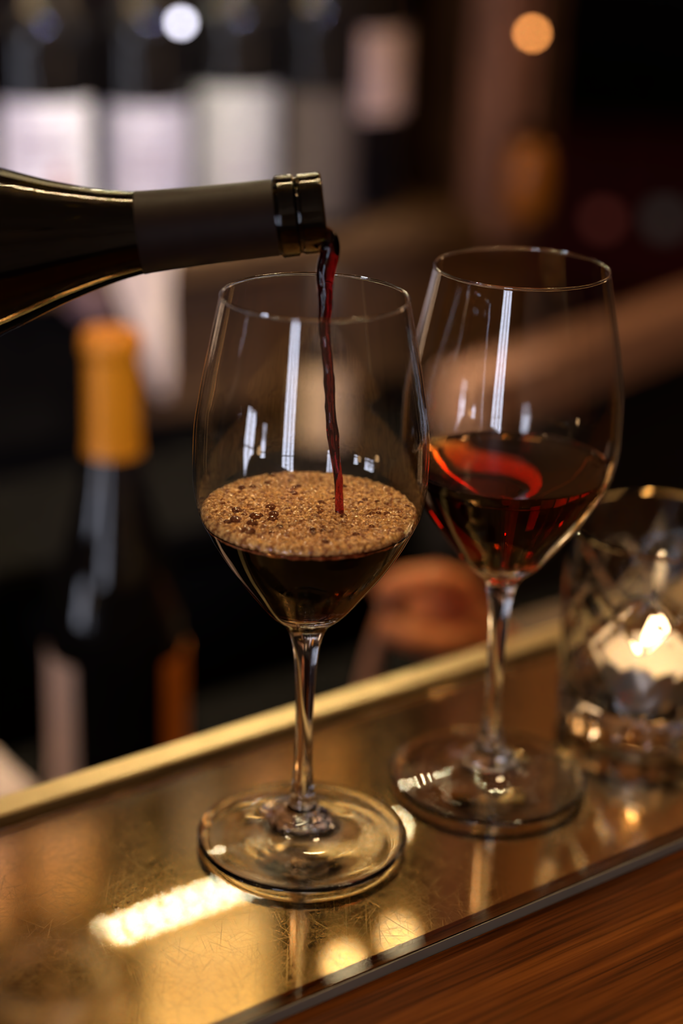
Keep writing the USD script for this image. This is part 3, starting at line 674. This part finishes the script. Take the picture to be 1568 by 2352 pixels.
# ------------------------------------------------------------------ right side: rail, far seats, small lights
rl = thing('wooden_rail', 'pinkish brown wooden rail of the side counter behind the right glass', 'rail', (.99, .715, -.105))
rr_ = trimesh.creation.box([.80, .045, .046]); rr_.apply_transform(trimesh.transformations.rotation_matrix(.24, [0, 0, 1]))
obj('rail_board', rr_, M_rail, rl, False)
rb_ = trimesh.creation.box([.76, .03, .88]); rb_.apply_translation([0, .03, -.48]); rb_.apply_transform(trimesh.transformations.rotation_matrix(.24, [0, 0, 1]))
obj('rail_support', rb_, M_void, rl, False)
bq = thing('banquette', 'dim red leather banquette across the room at right', 'seat', (2.1, 2.15, FZ))
RZ = trimesh.transformations.rotation_matrix(-.65, [0, 0, 1])
for nm, b in (('seat_cushion', box(-.9, .9, -.3, .25, .22, .46, .04)), ('backrest', box(-.9, .9, .25, .40, .22, .80, .05)), ('plinth', box(-.88, .88, -.25, .38, 0, .22))):
    b.apply_transform(RZ); obj(nm, b, M_red if nm != 'plinth' else M_black, bq, 30)
def globe(name, label, loc, r, m, top=CZ, cordm=None, cat='lamp', group=None):
    t = thing(name, label, cat, loc, group)
    s = trimesh.creation.icosphere(2, r); obj('bulb', s, m, t, True)
    obj('socket', lathe([(0, r * .8), (r * .55, r * .8), (r * .55, r * 2.2), (0, r * 2.2)], 20), M_black, t, 40)
    obj('cord', tube([(0, 0, r * 2.1), (0, 0, top - loc[2])], .0022, 8), M_black, t, True)
globe('pendant_bulb', 'orange hanging bulb glowing beside the corner post', V([.690, .6550, .1865]), .0034, M_obulb)
globe('pendant_bulb', 'faint red bulb glowing before the red seat', V([1.6, 1.462, -.212]), .014, M_rbulb)
globe('pendant_bulb', 'dim greyish bulb at the far right above the red seat', V([1.7, 1.43, -.215]), .020, glow('dim_grey_bulb', (.9, .75, .65), .05))
globe('pendant_bulb', 'warm bulb over the back bar nearest the shaded lamp', V([.494, .607, .603]), .008, M_bulb)
globe('pendant_bulb', 'warm bulb over the back bar at the right', V([.575, .632, .620]), .008, M_bulb)
for k, (lx, ly, lz, rr2) in enumerate([(1.08, -1.93, -.20, .08), (.25, -2.30, .95, .13), (2.3, .3, .9, .11), (1.45, .35, .98, .11), (-2.4, -.15, -.05, .08)]):
    t = thing('paper_lantern', ['small warm paper lantern hanging low behind the viewer at right', 'large round warm paper lantern hanging behind the viewer', 'round warm paper lantern hanging far along the bar', 'round warm paper lantern beyond the end of the back bar', 'small warm paper lantern hanging in front of the street windows'][k], 'lamp', (lx, ly, lz))
    obj('globe', trimesh.creation.icosphere(3, rr2), M_lantern2 if k == 3 else M_lantern, t, True)
    obj('cap', lathe([(0, rr2 * .97), (rr2 * .3, rr2 * .96), (rr2 * .3, rr2 * 1.04), (0, rr2 * 1.06)], 32), M_black, t, 40)
    obj('cord', tube([(0, 0, rr2 * 1.03), (0, 0, CZ - lz)], .003, 8), M_black, t, True)
sp = thing('track_spotlight', 'black ceiling spotlight aimed at the bottle shelf', 'lamp', SPOT)
dv = V([.30, .71, .10]) - SPOT; dv /= np.linalg.norm(dv)
obj('housing', tube([-dv * .10, -dv * .08, dv * .02, dv * .06], [.02, .045, .05, .05], 32, caps=False), M_black, sp, 40)
obj('stem', tube([-dv * .05, -dv * .05 + V([0, 0, .05]), V([-dv[0] * .05, -dv[1] * .05, CZ - SPOT[2]])], .008, 12), M_black, sp, True)
for pos, aim, lab_ in ((DOWN, V([.10, .05, .05]), 'warm ceiling downlight above the left of the bar'), (DOWN2, V([.04, .03, .05]), 'warm ceiling downlight straight above the wine glasses')):
    dl = thing('ceiling_downlight', lab_, 'lamp', pos)
    dv = aim - pos; dv /= np.linalg.norm(dv)
    obj('can', tube([-dv * .12, -dv * .09, dv * .02, dv * .05], [.03, .065, .075, .075], 32, caps=False), M_black, dl, 40)
    obj('stem', tube([-dv * .08, -dv * .08 + V([0, 0, .04]), V([-dv[0] * .08, -dv[1] * .08, CZ - pos[2]])], .008, 12), M_black, dl, True)
globe('shelf_lamp', 'small cool white shelf lamp glowing between the left shelf bottles', V([.3665, .672, .2060]), .0040, glow('cool_white_bulb', (0.86, 0.84, 1.0), 11.0), .384)
tlm = thing('tube_lamp', 'slim upright warm tube lamp on the back bar left of the picture', 'lamp', (.004, .712, .0285))
obj('tube', (lambda m: m)(lathe(smooth_profile([(0, .03), (.010, .031), (.011, .045), (.011, .31), (.010, .324), (0, .325)], 30), 24)), glow('tube_lamp_glow', (1.0, 0.66, 0.42), 4.5), tlm, True)
obj('foot', lathe([(0, 0), (.028, 0), (.028, .006), (.012, .010), (.011, .032), (0, .032)], 32), M_black, tlm, 40)
am = thing('amber_lantern', 'small amber glass lantern on the side of the corner post', 'lantern', (.697, .656, .035))
obj('amber_glass', lathe(smooth_profile([(0, 0), (.014, .001), (.019, .012), (.020, .035), (.016, .055), (.010, .062), (0, .063)], 30), 40), M_amber, am, True)
obj('bracket', box(-.004, .004, .0, .012, .05, .075), M_black, am, False)

# ------------------------------------------------------------------ lamps above the back of the bar (seen mirrored in the brass)
def light_bar(label, loc, half, n, size, m, tilt, fin):
    led = thing('led_light_bar', label, 'lamp', loc)
    obj('channel', cat_m(box(-half - .016, half + .016, .0035 + size * .2, .0050 + size * .2, fin, .012), box(-half - .016, half + .016, -.012, .0050 + size * .2, .010, .012)), M_black, led, False, 'black angled metal channel')
    for k in range(n):
        e = trimesh.creation.box([size, .0012, size]); e.apply_transform(trimesh.transformations.rotation_matrix(tilt, [1, 0, 0]))
        e.apply_translation([-half + 2 * half * k / (n - 1), .0005, .003]); obj('diode', e, m, led, False)
    for x in (-half, half):
        obj('hanger_cable', tube([(x, 0, .012), (x, 0, CZ - loc[2])], .0012, 6), M_black, led, True)
light_bar('slim hanging light bar with a row of warm diodes mirrored in the brass', (.340, .520, .412), .1333, 17, .0046, M_led, .55, -.003)
light_bar('longer light bar of warm diodes hanging high above the wine glasses', (.150, .300, .850), .40, 36, .0080, M_led2, 1.2, .002)
dr = thing('drum_lamp', 'lit linen drum lamp hanging over the back bar', 'lamp', (.345, .600, .500))
obj('shade', lathe([(.049, 0), (.050, 0), (.050, .20), (.049, .20)], 64, close=True), M_shade, dr, 40)
obj('bulb', (lambda s: (s.apply_translation([0, 0, .11]), s)[1])(trimesh.creation.icosphere(2, .018)), glow('drum_bulb', (1.0, 0.93, 0.72), 2500.0), dr, True)
obj('cord', tube([(0, 0, .128), (0, 0, CZ - .50)], .0022, 8), M_black, dr, True)
obj('spider', cat_m(box(-.049, .049, -.0015, .0015, .196, .199), box(-.0015, .0015, -.049, .049, .196, .199)), M_black, dr, False)
cd = thing('crystal_pendant', 'unlit cut crystal pendant hanging over the bar', 'lamp', (.075, .345, .285))
pm = tumbler_mesh(.062, .046, .040, .008)
obj('crystal_bowl', pm, M_glass, cd, 25)
for z_, r_ in ((.0600, .0467), (.0035, .0410)):
    a_ = np.linspace(0, 2 * PI, 13)[:-1]
    obj('brass_ring', lathe(np.stack([r_ + .0018 * np.cos(a_), z_ + .0026 * np.sin(a_)], 1), 64, close=True), M_trim, cd, True)
obj('rod', tube([(0, 0, .0082), (0, 0, CZ - .285)], .0022, 8), M_trim, cd, True)
